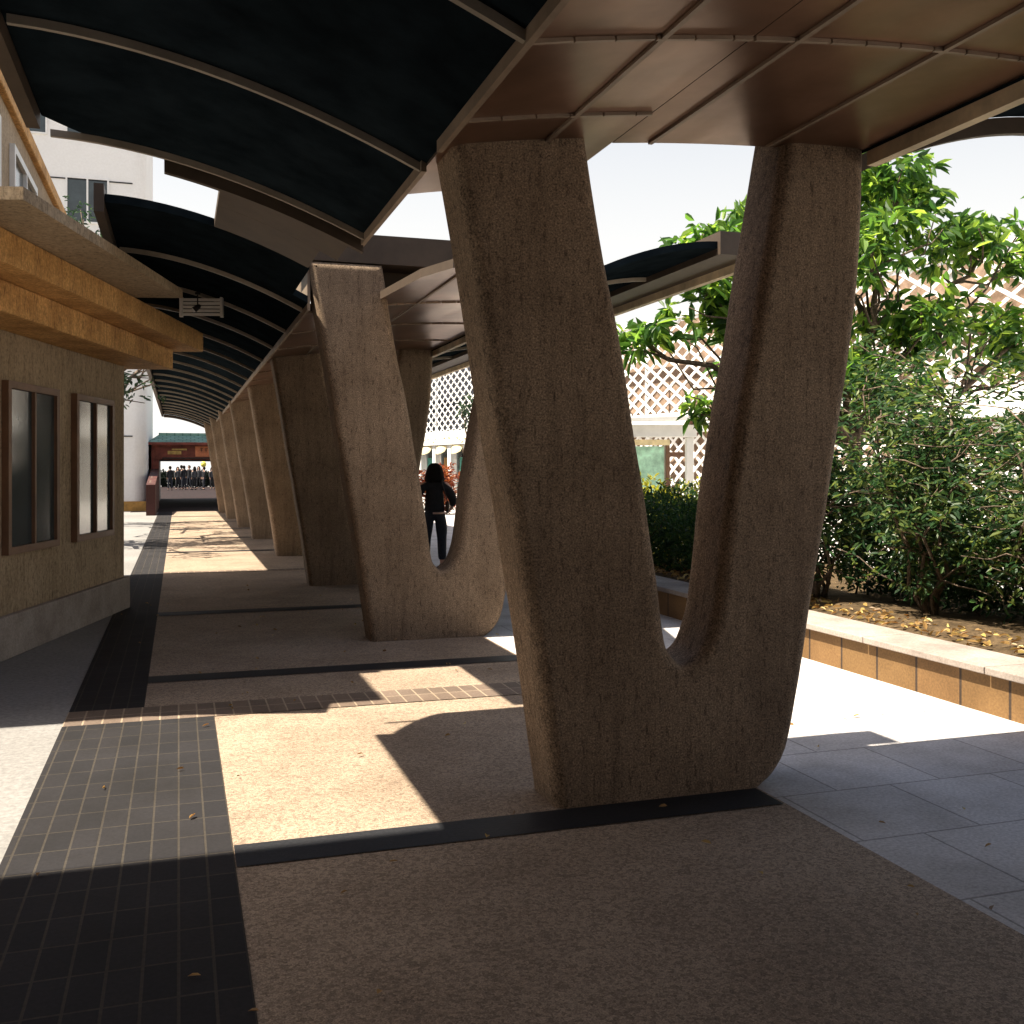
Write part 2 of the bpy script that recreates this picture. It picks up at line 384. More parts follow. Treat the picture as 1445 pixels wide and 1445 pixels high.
pts_front = [(1.1, 9.38), (1.66, 9.38), (1.83, 8.0), (2.0, 7.62), (2.3, 7.62), (2.75, 9.3), (3.27, 9.3)]
def frontB(u):
    for (a, fa), (b, fb) in zip(pts_front, pts_front[1:]):
        if u <= b: return fa + (fb - fa) * (u - a) / (b - a)
    return 9.3
us = [1.1, 1.22, 1.35, 1.5, 1.66, 1.75, 1.83, 1.92, 2.0, 2.05, 2.2, 2.35, 2.5, 2.62, 2.75, 2.9, 3.0, 3.1, 3.2, 3.27]
sb = soffit_mb(us, lambda u: V(frontB(u)), V(38.5), [1.58, 2.12], [V(v_r) for v_r in vr[1:18:1] if v_r > 8], zs)
sb.build('soffit', [bronze, seam_m, beam_m], cap_, smooth=False)
b = MB(); b.box(1.073, 1.098, V(9.12), V(38.5), 2.93, 3.3); b.build('edge_beam', seam_m, cap_)
b = MB(); b.box(3.275, 3.33, V(7.9), V(38.5), 3.06, 3.4); b.build('edge_beam', fascia_m, cap_)
b = MB(); b.box(4.46, 4.80, V(7.9), V(38.5), 3.40, 3.6); b.build('eave_beam', beam_m, cap_)
b = MB(); b.box(4.803, 4.87, V(7.85), V(38.5), 3.325, 3.64); b.build('fascia', fascia_m, cap_)
b = MB(); b.box(ULB - .07, ULB - .003, V(7.8), V(38.5), 3.36, 3.56); b.build('gutter', beam_m, cap_)
b = MB(); b.box(1.1, 3.2, V(38.503), V(38.6), 2.95, 3.45); b.build('end_beam', beam_m, cap_)
rib(fl, ULB, 1.06, V(38.55), .08, .1).build('end_beam', beam_m, cap_)
b = MB(); b.box(.96, 3.36, V(9.07), V(9.6), 3.365, 3.62); b.box(1.72, 3.3, V(9.45), V(9.6), 3.22, 3.364); b.build('cap_beam', beam_m, cap_)
# near canopy over the camera's end, its edges shaped to throw the floor shadow
ULA = -.7
fa = lambda u: zl(u, ULA)
can = thing('near_canopy', 'near end of the dark ribbed canopy, above the nearest forked pier', 'canopy', W(0, 0), TH)
sheet(fa, ULA, 1.1, -4, lambda u: 6.4 - .38 * max(0, 1 - (u - ULA) / .42) ** 1.6, 30).build('roof_sheet', deck, can)
for k in range(-2, 5):
    v_r = 4.6 / 3 * k + .12
    if v_r < 6.35: rib(fa, ULA + .02, 1.09, v_r).build('rib', rib_m, can)
rib(fa, ULA + .62, 1.09, 6.37, .05, .09).build('end_rib', beam_m, can)
soffit_mb([1.1, 1.25, 1.4, 1.55, 1.7, 1.85, 1.93], lambda u: -4, 5.2, [1.58], [.12, 1.65, 3.19, 4.0], zs).build('soffit', [bronze, seam_m, beam_m], can)
soffit_mb([1.935, 2.1, 2.25, 2.4, 2.55, 2.7, 2.85, 3.0, 3.1, 3.2, 3.27], lambda u: -4, 4.44, [2.12, 2.75], [.12, 1.65, 3.19], zs).build('soffit', [bronze, seam_m, beam_m], can)
sheet(zr, 3.27, 4.5, -4, 4.44, 10).build('roof_sheet', deck, can)
for k in range(-2, 3): rib(zr, 3.28, 4.48, 4.6 / 3 * k + .12).build('rib', rib_m, can)
rib(zr, 3.28, 4.5, 4.465, .045, .09).build('end_rib', beam_m, can)
b = MB(); b.box(3.275, 3.33, -4, 4.34, 3.06, 3.4); b.build('edge_beam', fascia_m, can)
b = MB(); b.box(4.46, 4.80, -4, 4.47, 3.40, 3.6); b.build('eave_beam', beam_m, can)
b = MB(); b.box(4.803, 4.87, -4, 4.5, 3.325, 3.64); b.build('fascia', fascia_m, can)
b = MB(); b.box(1.03, 3.31, 4.37, 4.92, 3.363, 3.62); b.build('cross_beam', concrete, can, bev=.03)  # deepened so it keeps the sun off the pier's slot face
b = MB(); b.box(1.075, 1.10, -4, 4.38, 2.93, 3.3); b.box(1.075, 1.10, 4.68, 6.4, 2.93, 3.3); b.build('edge_beam', seam_m, can)
b = MB(); b.box(ULA - .07, ULA - .003, -4, 6.0, 3.36, 3.56); b.build('gutter', beam_m, can)
b = MB(); b.box(1.933, 1.99, 4.93, 5.2, 2.98, 3.42); b.build('fascia', beam_m, can)

# ------------------------------------------------------------------ left building with stepped stone cornice
lb = thing('stone_building', 'tan building at the left with an orange stepped stone cornice under the canopy', 'building', (-3.604, 12.0, 0))
WA = math.atan2(.0528, 1.0)          # its long side runs almost straight ahead
def lbm(mb, name, mat, bev=0): return mb.build(name, mat, lb, (0, 0, 0), WA, bev=bev)
b = MB(); b.box(-6, 0, -6.0, 0, 2.90, 3.12); lbm(b, 'cornice', orange_stone, .012)
b = MB(); b.box(-6, -.28, -6.0, -.25, 2.67, 2.897); lbm(b, 'cornice', orange_stone, .012)
b = MB(); b.box(-6, -.72, -6.0, -.6, 0, 2.667); lbm(b, 'wall', tan_wall)
b = MB(); b.box(-.72, -.66, -6.0, -.57, 0, .35); lbm(b, 'plinth', cap_m, .01)
for y0 in (-2.1, -3.6, -5.1):
    b = MB(); b.box(-.717, -.69, y0, y0 + .95, .9, 2.2); fr = lbm(b, 'window', window_dark)
    b = MB()
    for q in ((y0 - .06, y0, .84, 2.26), (y0 + .95, y0 + 1.01, .84, 2.26), (y0, y0 + .95, 2.2, 2.26), (y0, y0 + .95, .84, .9), (y0 + .46, y0 + .49, .9, 2.2)):
        b.box(-.717, -.66, q[0], q[1], q[2], q[3])
    f2 = b.build('frame', brown_frame, fr)
b = MB(); b.box(-3.2, .42, -6.0, -2.5, 3.123, 3.20); o = lbm(b, 'eave_board', tan_wall)
o = None
b = MB(); b.box(-8, -1.5, 6.95, 15.9, 3.24, 4.85)  # upper storey added, sized so its shadow covers the walkway floor
ub = b.build('upper_storey', tan_wall, lb); ub.rotation_euler = (0, 0, TH); ub.location = (3.604, -12.0, 0)
b = MB(); b.box(-8.1, -1.44, 6.9, 15.98, 4.853, 5.0)
up = b.build('parapet', orange_stone, lb, bev=.015); up.rotation_euler = (0, 0, TH); up.location = (3.604, -12.0, 0)
for y0 in (8.2, 10.6, 13.0):
    b = MB(); b.box(-1.497, -1.485, y0, y0 + 1.5, 3.6, 4.5)
    wn = b.build('window', window_dark, lb); wn.rotation_euler = (0, 0, TH); wn.location = (3.604, -12.0, 0)
    b = MB()
    for q in ((y0 - .07, y0, 3.53, 4.57), (y0 + 1.5, y0 + 1.57, 3.53, 4.57), (y0, y0 + 1.5, 4.5, 4.57), (y0, y0 + 1.5, 3.53, 3.6), (y0 + .73, y0 + .77, 3.6, 4.5)):
        b.box(-1.497, -1.45, *q)
    b.build('frame', white_paint, wn)
b = MB(); b.box(-8, -1.7, 12.3, 15.8, 0, 3.237)
rw = b.build('rear_wall', tan_wall, lb); rw.rotation_euler = (0, 0, TH); rw.location = (3.604, -12.0, 0)
b = MB()
for k in range(5): b.box(.20, .57, -1.67, -1.64, 3.085 + k * .037, 3.109 + k * .037)
b.box(.17, .197, -1.68, -1.63, 3.07, 3.27); b.box(.573, .60, -1.68, -1.63, 3.07, 3.27)
lbm(b, 'sunlit_gap_slats', white_paint)  # white slats stand in for a glimpse of sunlit outdoors
# hanging lamp beside the cornice
hl = thing('hanging_spotlight', 'small dark spotlight with a bright lens hanging above the orange cornice', 'lamp', (-3.12, 10.2, 3.12)); hl.scale = (.55,) * 3
b = MB(); b.tube([(0, 0, .3), (0, 0, .08)], .012, 8); b.tube([(0, 0, .31), (0, 0, .27)], .05, 12); b.build('stem', black, hl)
b = MB(); b.tube([(-.06, -.02, -.01), (.02, 0, .06), (.045, .01, .08)], [.055, .045, .02], 12); b.build('lamp_head', black, hl, smooth=True)
b = MB(); b.ball((-.066, -.022, -.015), .04, .04, .04, 10, 6); b.build('lens', white_bag, hl, smooth=True)

# ------------------------------------------------------------------ unseen blocks added to shade this end of the walkway
nb_ = thing('left_shade_block', 'unseen tan block added at the left to shade the near end of the walkway', 'building', W(-3.2, -5), TH)
b = MB(); b.box(-9, 0, -9, 9.4, 0, 7.6); b.build('wall', tan_wall, nb_)
b = MB(); b.box(-9.1, .1, -9.1, 9.5, 7.603, 7.85); b.build('parapet', orange_stone, nb_)
for fz in (1.0, 4.2):
    for k in range(5):
        b = MB(); b.box(.003, .02, -8 + k * 3.4, -6.2 + k * 3.4, fz, fz + 1.6); b.build('window', window_dark, nb_)
nb2 = thing('rear_shade_block', 'unseen brown block added behind the near end of the walkway to cut skylight', 'building', W(0, -13), TH)  # added behind the camera to cut skylight on the pier fronts
b = MB(); b.box(-3.0, 14, -9, 0, 0, 14); b.build('wall', brown_wall, nb2)
for fz in range(4):
    for k in range(7):
        b = MB(); b.box(-2 + k * 2.2, -.6 + k * 2.2, .003, .02, 1 + fz * 3.2, 2.7 + fz * 3.2); b.build('window', window_dark, nb2)

# ------------------------------------------------------------------ far grey building at the left
gb = thing('grey_tower', 'tall pale grey building rising beyond the left tree', 'building', W(-1.1, 39), TH)
b = MB(); b.box(-12, -.45, 0, 10, 0, 16)
n = 10
for k in range(n):
    a0, a1 = math.pi / 2 * k / n, math.pi / 2 * (k + 1) / n
    p = [(-.45 + .45 * math.sin(a), .45 - .45 * math.cos(a)) for a in (a0, a1)]
    b.add([(*p[0], 0), (*p[1], 0), (*p[1], 16), (*p[0], 16)], [(0, 1, 2, 3)])
b.add([(0, .45, 0), (0, 10, 0), (0, 10, 16), (0, .45, 16)], [(0, 1, 2, 3)])
b.build('wall', grey_wall, gb)
for fz in range(5):
    for k in range(5):
        x0 = -2.6 - k * 2.0; z0 = 1.2 + fz * 3.0
        b = MB(); b.box(x0, x0 + 1.3, -.02, .0, z0, z0 + 1.5); w_ = b.build('window', window_dark, gb)
        b = MB()
        for q in ((x0 - .06, x0, z0 - .06, z0 + 1.56), (x0 + 1.3, x0 + 1.36, z0 - .06, z0 + 1.56), (x0, x0 + 1.3, z0 - .06, z0), (x0, x0 + 1.3, z0 + 1.5, z0 + 1.56), (x0 + .62, x0 + .68, z0, z0 + 1.5)):
            b.box(q[0], q[1], -.05, .0, q[2], q[3])
        b.build('frame', white_paint, w_)
b = MB()
for fz in range(1, 6): b.box(-12, -.46, -.03, -.0, fz * 3.0 - .35, fz * 3.0 - .31)
b.build('string_course', darkstone, gb)
b = MB(); b.box(-12, .02, -.04, -.003, 0, .35); b.build('plinth', ochre, gb)

# ------------------------------------------------------------------ red gate
gt = thing('red_gate', 'low red gate with a green tiled roof at the far end of the walkway', 'gate', W(0, 42), TH)
for x0 in (-1.0, 3.0):
    b = MB(); b.box(x0, x0 + .28, 0, .28, .0, 1.86); b.build('post', red_paint, gt, bev=.015)
b = MB(); b.box(-1.0, 3.4, -.02, .26, 1.863, 2.46); b.build('lintel', red_paint, gt, bev=.01)
b = MB(); b.box(-1.0, -.85, .285, 12, 0, 1.86); b.build('side_wall', dark_wood, gt)
b = MB(); b.box(3.1, 3.25, .285, 12, 0, 1.86); b.build('side_wall', dark_wood, gt)
b = MB(); b.box(-1.0, 3.4, .263, 12, 1.864, 2.4); b.build('ceiling', dark_wood, gt)
b = MB(); b.add([(-1.25, -.35, 2.47), (3.6, -.35, 2.47), (2.9, 1.2, 2.86), (-.75, 1.2, 2.86), (-1.25, 12.3, 2.47), (3.6, 12.3, 2.47), (-.75, 11, 2.86), (2.9, 11, 2.86)],
               [(0, 1, 2, 3), (1, 5, 7, 2), (5, 4, 6, 7), (4, 0, 3, 6), (3, 2, 7, 6), (0, 4, 5, 1)]); rf = b.build('roof', green_tile, gt)
b = MB(); b.box(-1.28, 3.63, -.40, -.353, 2.43, 2.53); b.build('eave', red_paint, rf)
b = MB(); b.tube([(-.75, 1.2, 2.87), (2.9, 1.2, 2.87)], .07, 8); b.build('ridge', green_tile, rf)
b = MB(); b.box(-.55, .42, -.06, -.023, 2.03, 2.34); s1 = b.build('sign_board', red_paint, gt)
b = MB(); b.box(-.4, .1, -.075, -.063, 2.07, 2.2); b.box(-.25, .3, -.075, -.063, 2.23, 2.29); b.build('lettering', gold, s1)
b = MB(); b.box(.62, 2.4, -.06, -.023, 1.98, 2.38); s2 = b.build('sign_board', orange_sign, gt)
b = MB()
for k in range(9):
    x0 = .8 + k * .17
    b.bar((x0, -.069, 2.24), (x0 + .1, -.069, 2.24), .012, .022); b.bar((x0 + .05, -.069, 2.17), (x0 + .05, -.069, 2.31), .022, .012)
    b.bar((x0, -.069, 2.29), (x0 + .11, -.069, 2.3), .012, .022)
b.build('lettering', dark_wood, s2)
b = MB()
b.box(-.6, 2.9, -.058, -.023, 1.89, 1.95)
b.build('trim', dark_wood, gt)
# red brick side wall leading up to the gate
b = MB()
b.add([(-1.0, 35.2, 0), (-.72, 35.2, 0), (-.72, 41.95, 0), (-1.0, 41.95, 0), (-1.0, 35.2, 1.0), (-.72, 35.2, 1.0), (-.72, 41.95, 1.5), (-1.0, 41.95, 1.5)],
      [(0, 3, 2, 1), (4, 5, 6, 7), (0, 1, 5, 4), (1, 2, 6, 5), (2, 3, 7, 6), (3, 0, 4, 7)])
tag(b.build('brick_wall', redpave, None, (0, 0, 0), TH), 'low red brick wall running up to the left post of the gate', 'wall')

# ------------------------------------------------------------------ people
def skin_mesh(name, verts, edges, rad, mat, sub=2):
    me = bpy.data.meshes.new(name); me.from_pydata(verts, edges, [])
    o = bpy.data.objects.new(name, me); COL.objects.link(o)
    sk = o.modifiers.new('skin', 'SKIN'); sk.branch_smoothing = .6; sk.use_smooth_shade = True
    for i, q in enumerate(me.skin_vertices[0].data):
        r_ = rad[i]; q.radius = r_ if isinstance(r_, tuple) else (r_, r_); q.use_root = (i == 0)
    ss = o.modifiers.new('sub', 'SUBSURF'); ss.levels = sub; ss.render_levels = sub
    dg = bpy.context.evaluated_depsgraph_get(); ev = o.evaluated_get(dg)
    m2 = bpy.data.meshes.new_from_object(ev); m2.name = name
    bpy.data.objects.remove(o); bpy.data.meshes.remove(me)
    m2.materials.clear(); m2.materials.append(mat)
    m2.polygons.foreach_set('use_smooth', [True] * len(m2.polygons))
    return m2
def linkmesh(me, name, parent, mat=None):
    o = bpy.data.objects.new(name, me); COL.objects.link(o); o.parent = parent; return o
def person_meshes(pose, top, bottom, sub=2, hairlen=.0, fingers=True):
    """figure 1.62 m tall facing +y; pose holds hands, elbows, knees, feet"""
    V_ = []; E_ = []; Rr = []
    def j(p, r_, parent=None):
        V_.append(tuple(p)); Rr.append(r_)
        if parent is not None: E_.append((parent, len(V_) - 1))
        return len(V_) - 1
    pel = j((0, 0, .88), (.135, .10)); ab = j((0, .0, 1.0), (.115, .085), pel); ch = j((0, .005, 1.18), (.13, .09), ab)
    up_ = j((0, -.005, 1.30), (.095, .07), ch); nk = j((0, 0, 1.385), .047, up_); hd = j((0, .01, 1.45), .062, nk); h2 = j((0, .012, 1.52), (.076, .088), hd); h3 = j((0, .008, 1.585), (.055, .065), h2)
    nose = j((0, .098, 1.49), .012, h2)
    joints = {}
    for sd in (-1, 1):
        P_ = pose['L' if sd < 0 else 'R']
        hp = j((sd * .085, 0, .84), .09, pel); kn = j(P_['knee'], .055, hp); ca = j(tuple(Vector(P_['knee']).lerp(Vector(P_['ankle']), .3)), .052, kn); an = j(P_['ankle'], .034, ca)
        hl_ = Vector(P_['ankle']); f1 = j((hl_.x + sd * .01, hl_.y + .08, .03), .034, an); f2 = j((hl_.x + sd * .02, hl_.y + .16, .02), .022, f1)
        sh = j((sd * .155, 0, 1.305), .055, up_); el = j(P_['elbow'], .037, sh); wr = j(P_['wrist'], .025, el)
        wv = Vector(P_['wrist']); d_ = (wv - Vector(P_['elbow'])).normalized(); hd_ = Vector(P_.get('hand', d_)).normalized()
        side = hd_.cross(Vector((0, 0, 1)));
        if side.length < .2: side = Vector((0, 1, 0))
        side.normalize()
        pm_ = j(tuple(wv + hd_ * .055), (.03, .018), wr)
        if fingers:
            nrm = hd_.cross(side).normalized()
            for k, ln in enumerate((.055, .065, .06, .048)):
                b0 = wv + hd_ * .085 + side * (.024 - .016 * k)
                q = j(tuple(b0), .009, pm_); q = j(tuple(b0 + hd_ * ln * .55 - nrm * .006), .008, q); j(tuple(b0 + hd_ * ln - nrm * .02), .0065, q)
            q = j(tuple(wv + hd_ * .045 + side * .035), .010, wr); j(tuple(wv + hd_ * .085 + side * .05), .008, q)
        else: j(tuple(wv + hd_ * .13), (.022, .012), pm_)
    body = skin_mesh('body', V_, E_, Rr, skin_m, sub)
    # top
    V_, E_, Rr = [], [], []
    c0 = j((0, .0, 1.05), (.133, .103)); lo = j((0, 0, .93), (.148, .112), c0); lo2 = j((0, 0, .86), (.150, .114), lo); c1 = j((0, .005, 1.19), (.155, .11), c0); c2 = j((0, -.005, 1.295), (.125, .09), c1); c3 = j((0, 0, 1.355), (.062, .058), c2)
    for sd in (-1, 1):
        P_ = pose['L' if sd < 0 else 'R']
        s_ = j((sd * .160, 0, 1.305), .086, c2); e_ = j(P_['elbow'], .058, s_)
        w_ = j(tuple(Vector(P_['elbow']).lerp(Vector(P_['wrist']), pose.get('sleeve', .55))), .043, e_)
    shirt = skin_mesh('top', V_, E_, Rr, top, sub)
    V_, E_, Rr = [], [], []
    p0 = j((0, 0, .90), (.142, .107)); p1 = j((0, 0, .97), (.13, .10), p0)
    for sd in (-1, 1):
        P_ = pose['L' if sd < 0 else 'R']
        h_ = j((sd * .08, -.005, .80), (.097, .102), p0); k0 = j(tuple(Vector((sd * .085, 0, .84)).lerp(Vector(P_['knee']), .55)), .084, h_); k_ = j(P_['knee'], .066, k0)
        ca = j(tuple(Vector(P_['knee']).lerp(Vector(P_['ankle']), .4)), .062, k_); a_ = j(tuple(Vector(P_['knee']).lerp(Vector(P_['ankle']), .93)), .055, ca)
    trousers = skin_mesh('trousers', V_, E_, Rr, bottom, sub)
    hb = MB()
    def hf(d):
        k = 1.0
        if d.y > .35: k *= .93 - .15 * (d.y - .35)
        if d.z < 0: k *= 1 + .12 * (-d.z)
        return k * (1 + .03 * math.sin(9 * math.atan2(d.y, d.x)) * (1 - d.z))
    hb.ball((0, -.018, 1.525), .098, .108, .108, 24, 12, fn=hf)
    if hairlen:
        hb = MB(); hs = .9; prof = [(1.645, .012), (1.638, .045), (1.615, .078), (1.58, .100), (1.54, .113), (1.50, .122), (1.46, .130), (1.42, .137), (1.385, .140), (1.36, .128), (1.35, .10)]
        vs = []; nn = 32
        for z_, r_ in prof:
            for i in range(nn):
                a_ = 2 * math.pi * i / nn; w_ = 1 + .035 * math.sin(7 * a_ + 1) + .025 * math.sin(13 * a_)
                y_ = math.sin(a_) * r_ * .86; y_ = y_ if y_ < .03 else .03 + (y_ - .03) * (.75 if z_ > 1.53 else .1)
                vs.append((math.cos(a_) * r_ * w_ * hs, y_ * w_ - .03, z_ - (.015 * math.sin(5 * a_) if z_ < 1.4 else 0)))
        hb.add(vs, [(k * nn + i, (k + 1) * nn + i, (k + 1) * nn + (i + 1) % nn, k * nn + (i + 1) % nn) for k in range(len(prof) - 1) for i in range(nn)] + [tuple(range(nn)), tuple(range(len(prof) * nn - 1, (len(prof) - 1) * nn - 1, -1))])
    sb_ = []
    for sd in (-1, 1):
        a = Vector(pose['L' if sd < 0 else 'R']['ankle']); sb_.append(MB())
        sb_[-1].ball((a.x + sd * .012, a.y + .07, .035), .048, .135, .042, 12, 8)
    return body, shirt, trousers, hb, sb_
def make_person(pose, top, bottom, label, loc, rz, height=1.62, sub=2, hairlen=0, fingers=True, group=None):
    t = thing('person', label, 'person', loc, rz, group); t.scale = (height / 1.62,) * 3
    body, shirt, tr, hb, sb_ = person_meshes(pose, top, bottom, sub, hairlen, fingers)
    linkmesh(body, 'body', t); linkmesh(shirt, 'top', t); linkmesh(tr, 'trousers', t)
    hb.build('hair', hair_m, t, smooth=True); [q.build('shoe', cloth_black, t, smooth=True) for q in sb_]
    return t
stand = dict(L=dict(knee=(-.10, .02, .46), ankle=(-.115, -.01, .08), elbow=(-.20, -.02, 1.06), wrist=(-.185, .05, .84)),
             R=dict(knee=(.10, .02, .46), ankle=(.11, 0, .08), elbow=(.20, -.02, 1.06), wrist=(.185, .06, .84)), sleeve=.95)
wpose = dict(L=dict(knee=(-.105, .01, .46), ankle=(-.115, -.02, .08), elbow=(-.245, -.05, 1.06), wrist=(-.225, .05, .88), hand=(.25, .5, -.6)),
             R=dict(knee=(.095, .0, .46), ankle=(.10, -.03, .08), elbow=(.24, -.05, 1.06), wrist=(.225, .10, .92), hand=(-.3, .8, -.1)), sleeve=.6)
wu, wv = 3.78, 15.55
woman = make_person(wpose, cloth_black, cloth_navy, 'woman seen from behind in black top and dark trousers, standing beyond the second pier', W(wu, wv), R(6), 1.60, 2, .14)
woman.scale.x *= 1.22
b = MB()
n = 14
for k in range(n):
    a0 = -math.pi / 2 - .15 + 1.75 * k / n; a1 = -math.pi / 2 - .15 + 1.75 * (k + 1) / n
    p = [(.158 * math.cos(a), .122 * math.sin(a)) for a in (a0, a1)]
    b.add([(*p[0], .845), (*p[1], .845), (*p[1], .872), (*p[0], .872)], [(0, 1, 2, 3)])
o = b.build('hem', pink_cloth, woman); so = o.modifiers.new('solid', 'SOLIDIFY'); so.thickness = .008; so.offset = 1
bagt = thing('shoulder_bag', 'small dark shoulder bag with a pale strap on the standing woman', 'bag', W(wu, wv), R(6))
b = MB(); b.ball((.20, -.02, .94), .035, .10, .10, 14, 8); b.build('pouch', dark_wood, bagt, smooth=True)
b = MB(); b.tube([(.20, -.09, .98), (.19, -.125, 1.06), (.16, -.115, 1.17), (.12, -.08, 1.30), (.11, -.02, 1.385), (.12, .07, 1.32)], .008, 6); b.build('strap', dark_wood, bagt)
# crowd beyond the gate
crowd_g = 'people gathered beyond the red gate'
c1 = make_person(stand, cloth_black, cloth_navy, 'leftmost dark clothed person in the crowd beyond the gate', W(-.55, 74), TH + R(10), 1.66, 1, 0, False, crowd_g)
c2 = make_person(stand, cloth_grey, cloth_black, 'person in grey top second from left in the crowd beyond the gate', W(-.05, 76), TH + R(190), 1.6, 1, .12, False, crowd_g)
cl = [(c1, .35, 75, 20, 1.7, 'person in black third from left in the crowd beyond the gate'), (c1, .72, 77, 160, 1.72, 'person in black fourth from left in the crowd beyond the gate'),
      (c2, 1.05, 75, 30, 1.62, 'person in grey top at the middle of the crowd beyond the gate'), (c2, 1.4, 78.5, 170, 1.64, 'person in grey top behind the middle of the crowd beyond the gate'), (c1, .2, 79, 0, 1.74, 'tallest dark clothed person at the back of the crowd beyond the gate'), (c1, 1.7, 76, 100, 1.62, 'dark clothed person under the yellow lantern beyond the gate'),
      (c2, 2.3, 77.5, 200, 1.58, 'person in grey top second from right beyond the gate, holding nothing'), (c1, 3.0, 74, 80, 1.68, 'dark person standing apart at the right of the gate opening')]
for src, u, v, a, h, lab in cl:
    c = copy_tree(src); c.location = W(u, v); c.rotation_euler = (0, 0, TH + R(a)); c.scale = (h / 1.62,) * 3; c['label'] = lab
for nme, x0 in (('a', 0),):
    yl = thing('lantern', 'round yellow lantern glimpsed above the crowd beyond the gate', 'lantern', W(1.75, 79, 0), TH)
    b = MB(); b.tube([(0, 0, 0), (0, 0, 1.6)], .02, 8); b.build('pole', black, yl)
    b = MB(); b.ball((0, 0, 1.8), .2, .2, .22, 14, 9); b.build('shade', yellow_p, yl, smooth=True)
wb = MB(); wb.add([(-.14, -.06, 0), (.14, -.06, 0), (.14, .06, 0), (-.14, .06, 0), (-.17, -.05, .34), (.17, -.05, .36), (.16, .05, .35), (-.16, .05, .33)], [(0, 3, 2, 1), (4, 5, 6, 7), (0, 1, 5, 4), (1, 2, 6, 5), (2, 3, 7, 6), (3, 0, 4, 7)])
wbt = thing('carrier_bag', 'white carrier bag standing near the right of the gate opening', 'bag', W(2.55, 73, .0), TH)
wb.build('sack', white_bag, wbt, bev=.02)
b = MB(); b.tube([(-.08, 0, .33), (-.05, 0, .46), (.05, 0, .46), (.08, 0, .33)], .008, 6); b.build('handle', white_bag, wbt)

# ------------------------------------------------------------------ planter wall
pl = thing('planter_wall', 'low orange stone planter wall with a pale cap along the plaza', 'planter', W(4.84, 0), TH)
b = MB(); b.box(.0, .12, -2, 14.8, 0, .255); w_ = b.build('wall', planter_tile, pl)
w_.data.transform(Matrix.Identity(4))
b = MB()
for k in range(14): b.box(-.05, .42, -2 + k * 1.2 + .004, -2 + (k + 1) * 1.2 - .004, .258, .305)
b.build('cap', cap_m, pl, bev=.006)
b = MB(); nx, ny = 10, 60
vs = [(.42 + 3.2 * i / nx, -2 + 16.8 * j_ / ny, .26 + .04 * rng.random() + .05 * math.sin(i)) for j_ in range(ny + 1) for i in range(nx + 1)]
b.add(vs, [(j_ * (nx + 1) + i, j_ * (nx + 1) + i + 1, (j_ + 1) * (nx + 1) + i + 1, (j_ + 1) * (nx + 1) + i) for j_ in range(ny) for i in range(nx)])
b.build('soil', soil, pl)

# planter tiles: joints run up the wall, so use a wall-aligned brick lookup
pt = planter_tile.node_tree
for n_ in pt.nodes:
    if n_.bl_idname == 'ShaderNodeMapping': n_.inputs['Rotation'].default_value = (0, 0, R(90)); n_.inputs['Location'].default_value = (0, 1.0, 0)

# ------------------------------------------------------------------ leaves
def leaf_arrays(pos, dirs, length, width, fold=.25):
    """pos (n,3) leaf bases, dirs (n,3) leaf axes"""
    n = len(pos); d = dirs / np.linalg.norm(dirs, axis=1, keepdims=True)
    rnd = rng.normal(size=(n, 3)); rnd[:, 2] = np.abs(rnd[:, 2]) + .6
    s = np.cross(d, rnd); s /= np.linalg.norm(s, axis=1, keepdims=True) + 1e-9
    nn = np.cross(s, d)
    L = length[:, None]; Wd = width[:, None]
    base = pos; tip = pos + d * L - nn * L * .12
    m1 = pos + d * L * .28; m2 = pos + d * L * .66
    a = m1 + s * Wd * .42 + nn * Wd * fold; b_ = m1 - s * Wd * .42 + nn * Wd * fold
    c = m2 + s * Wd * .4 + nn * Wd * fold * .6; e = m2 - s * Wd * .4 + nn * Wd * fold * .6
    vs = np.stack([base, a, c, tip, e, b_], axis=1).reshape(-1, 3)
    i0 = np.arange(n) * 6
    fs = np.stack([np.stack([i0, i0 + 1, i0 + 2, i0 + 3], 1), np.stack([i0, i0 + 3, i0 + 4, i0 + 5], 1)], 1).reshape(-1, 4)
    return vs, fs
def leaf_obj(name, pos, dirs, length, width, mat, parent=None, fold=.25):
    vs, fs = leaf_arrays(np.asarray(pos, float), np.asarray(dirs, float), np.asarray(length, float), np.asarray(width, float), fold)
    me = bpy.data.meshes.new(name); me.vertices.add(len(vs)); me.vertices.foreach_set('co', vs.ravel())
    me.loops.add(fs.size); me.loops.foreach_set('vertex_index', fs.ravel().astype(np.int32))
    me.polygons.add(len(fs)); me.polygons.foreach_set('loop_start', (np.arange(len(fs)) * 4).astype(np.int32))
    me.polygons.foreach_set('use_smooth', [False] * len(fs))
    me.update(calc_edges=True); me.validate(); me.materials.append(mat)
    o = bpy.data.objects.new(name, me); COL.objects.link(o)
    if parent: o.parent = parent
    return o
def whorls(cs, per, ln, wd, spread=.35, droop=.5, out=None):
    P_, D_, L_, W2 = [], [], [], []
    for c in cs:
        ax = rng.normal(size=3); ax[2] = abs(ax[2]) + .6
        if out is not None:
            o_ = c - out; ax += 1.2 * o_ / (np.linalg.norm(o_) + 1e-6)
        ax /= np.linalg.norm(ax)
        for k in range(per):
            q = rng.normal(size=3); q -= q.dot(ax) * ax; q /= np.linalg.norm(q) + 1e-9
            d_ = q + ax * spread * rng.normal(1, .5); d_[2] -= droop * rng.random()
            P_.append(c + rng.normal(size=3) * .03 + q * .02); D_.append(d_); L_.append(ln * rng.uniform(.65, 1.15)); W2.append(wd * rng.uniform(.7, 1.1))
    return P_, D_, L_, W2
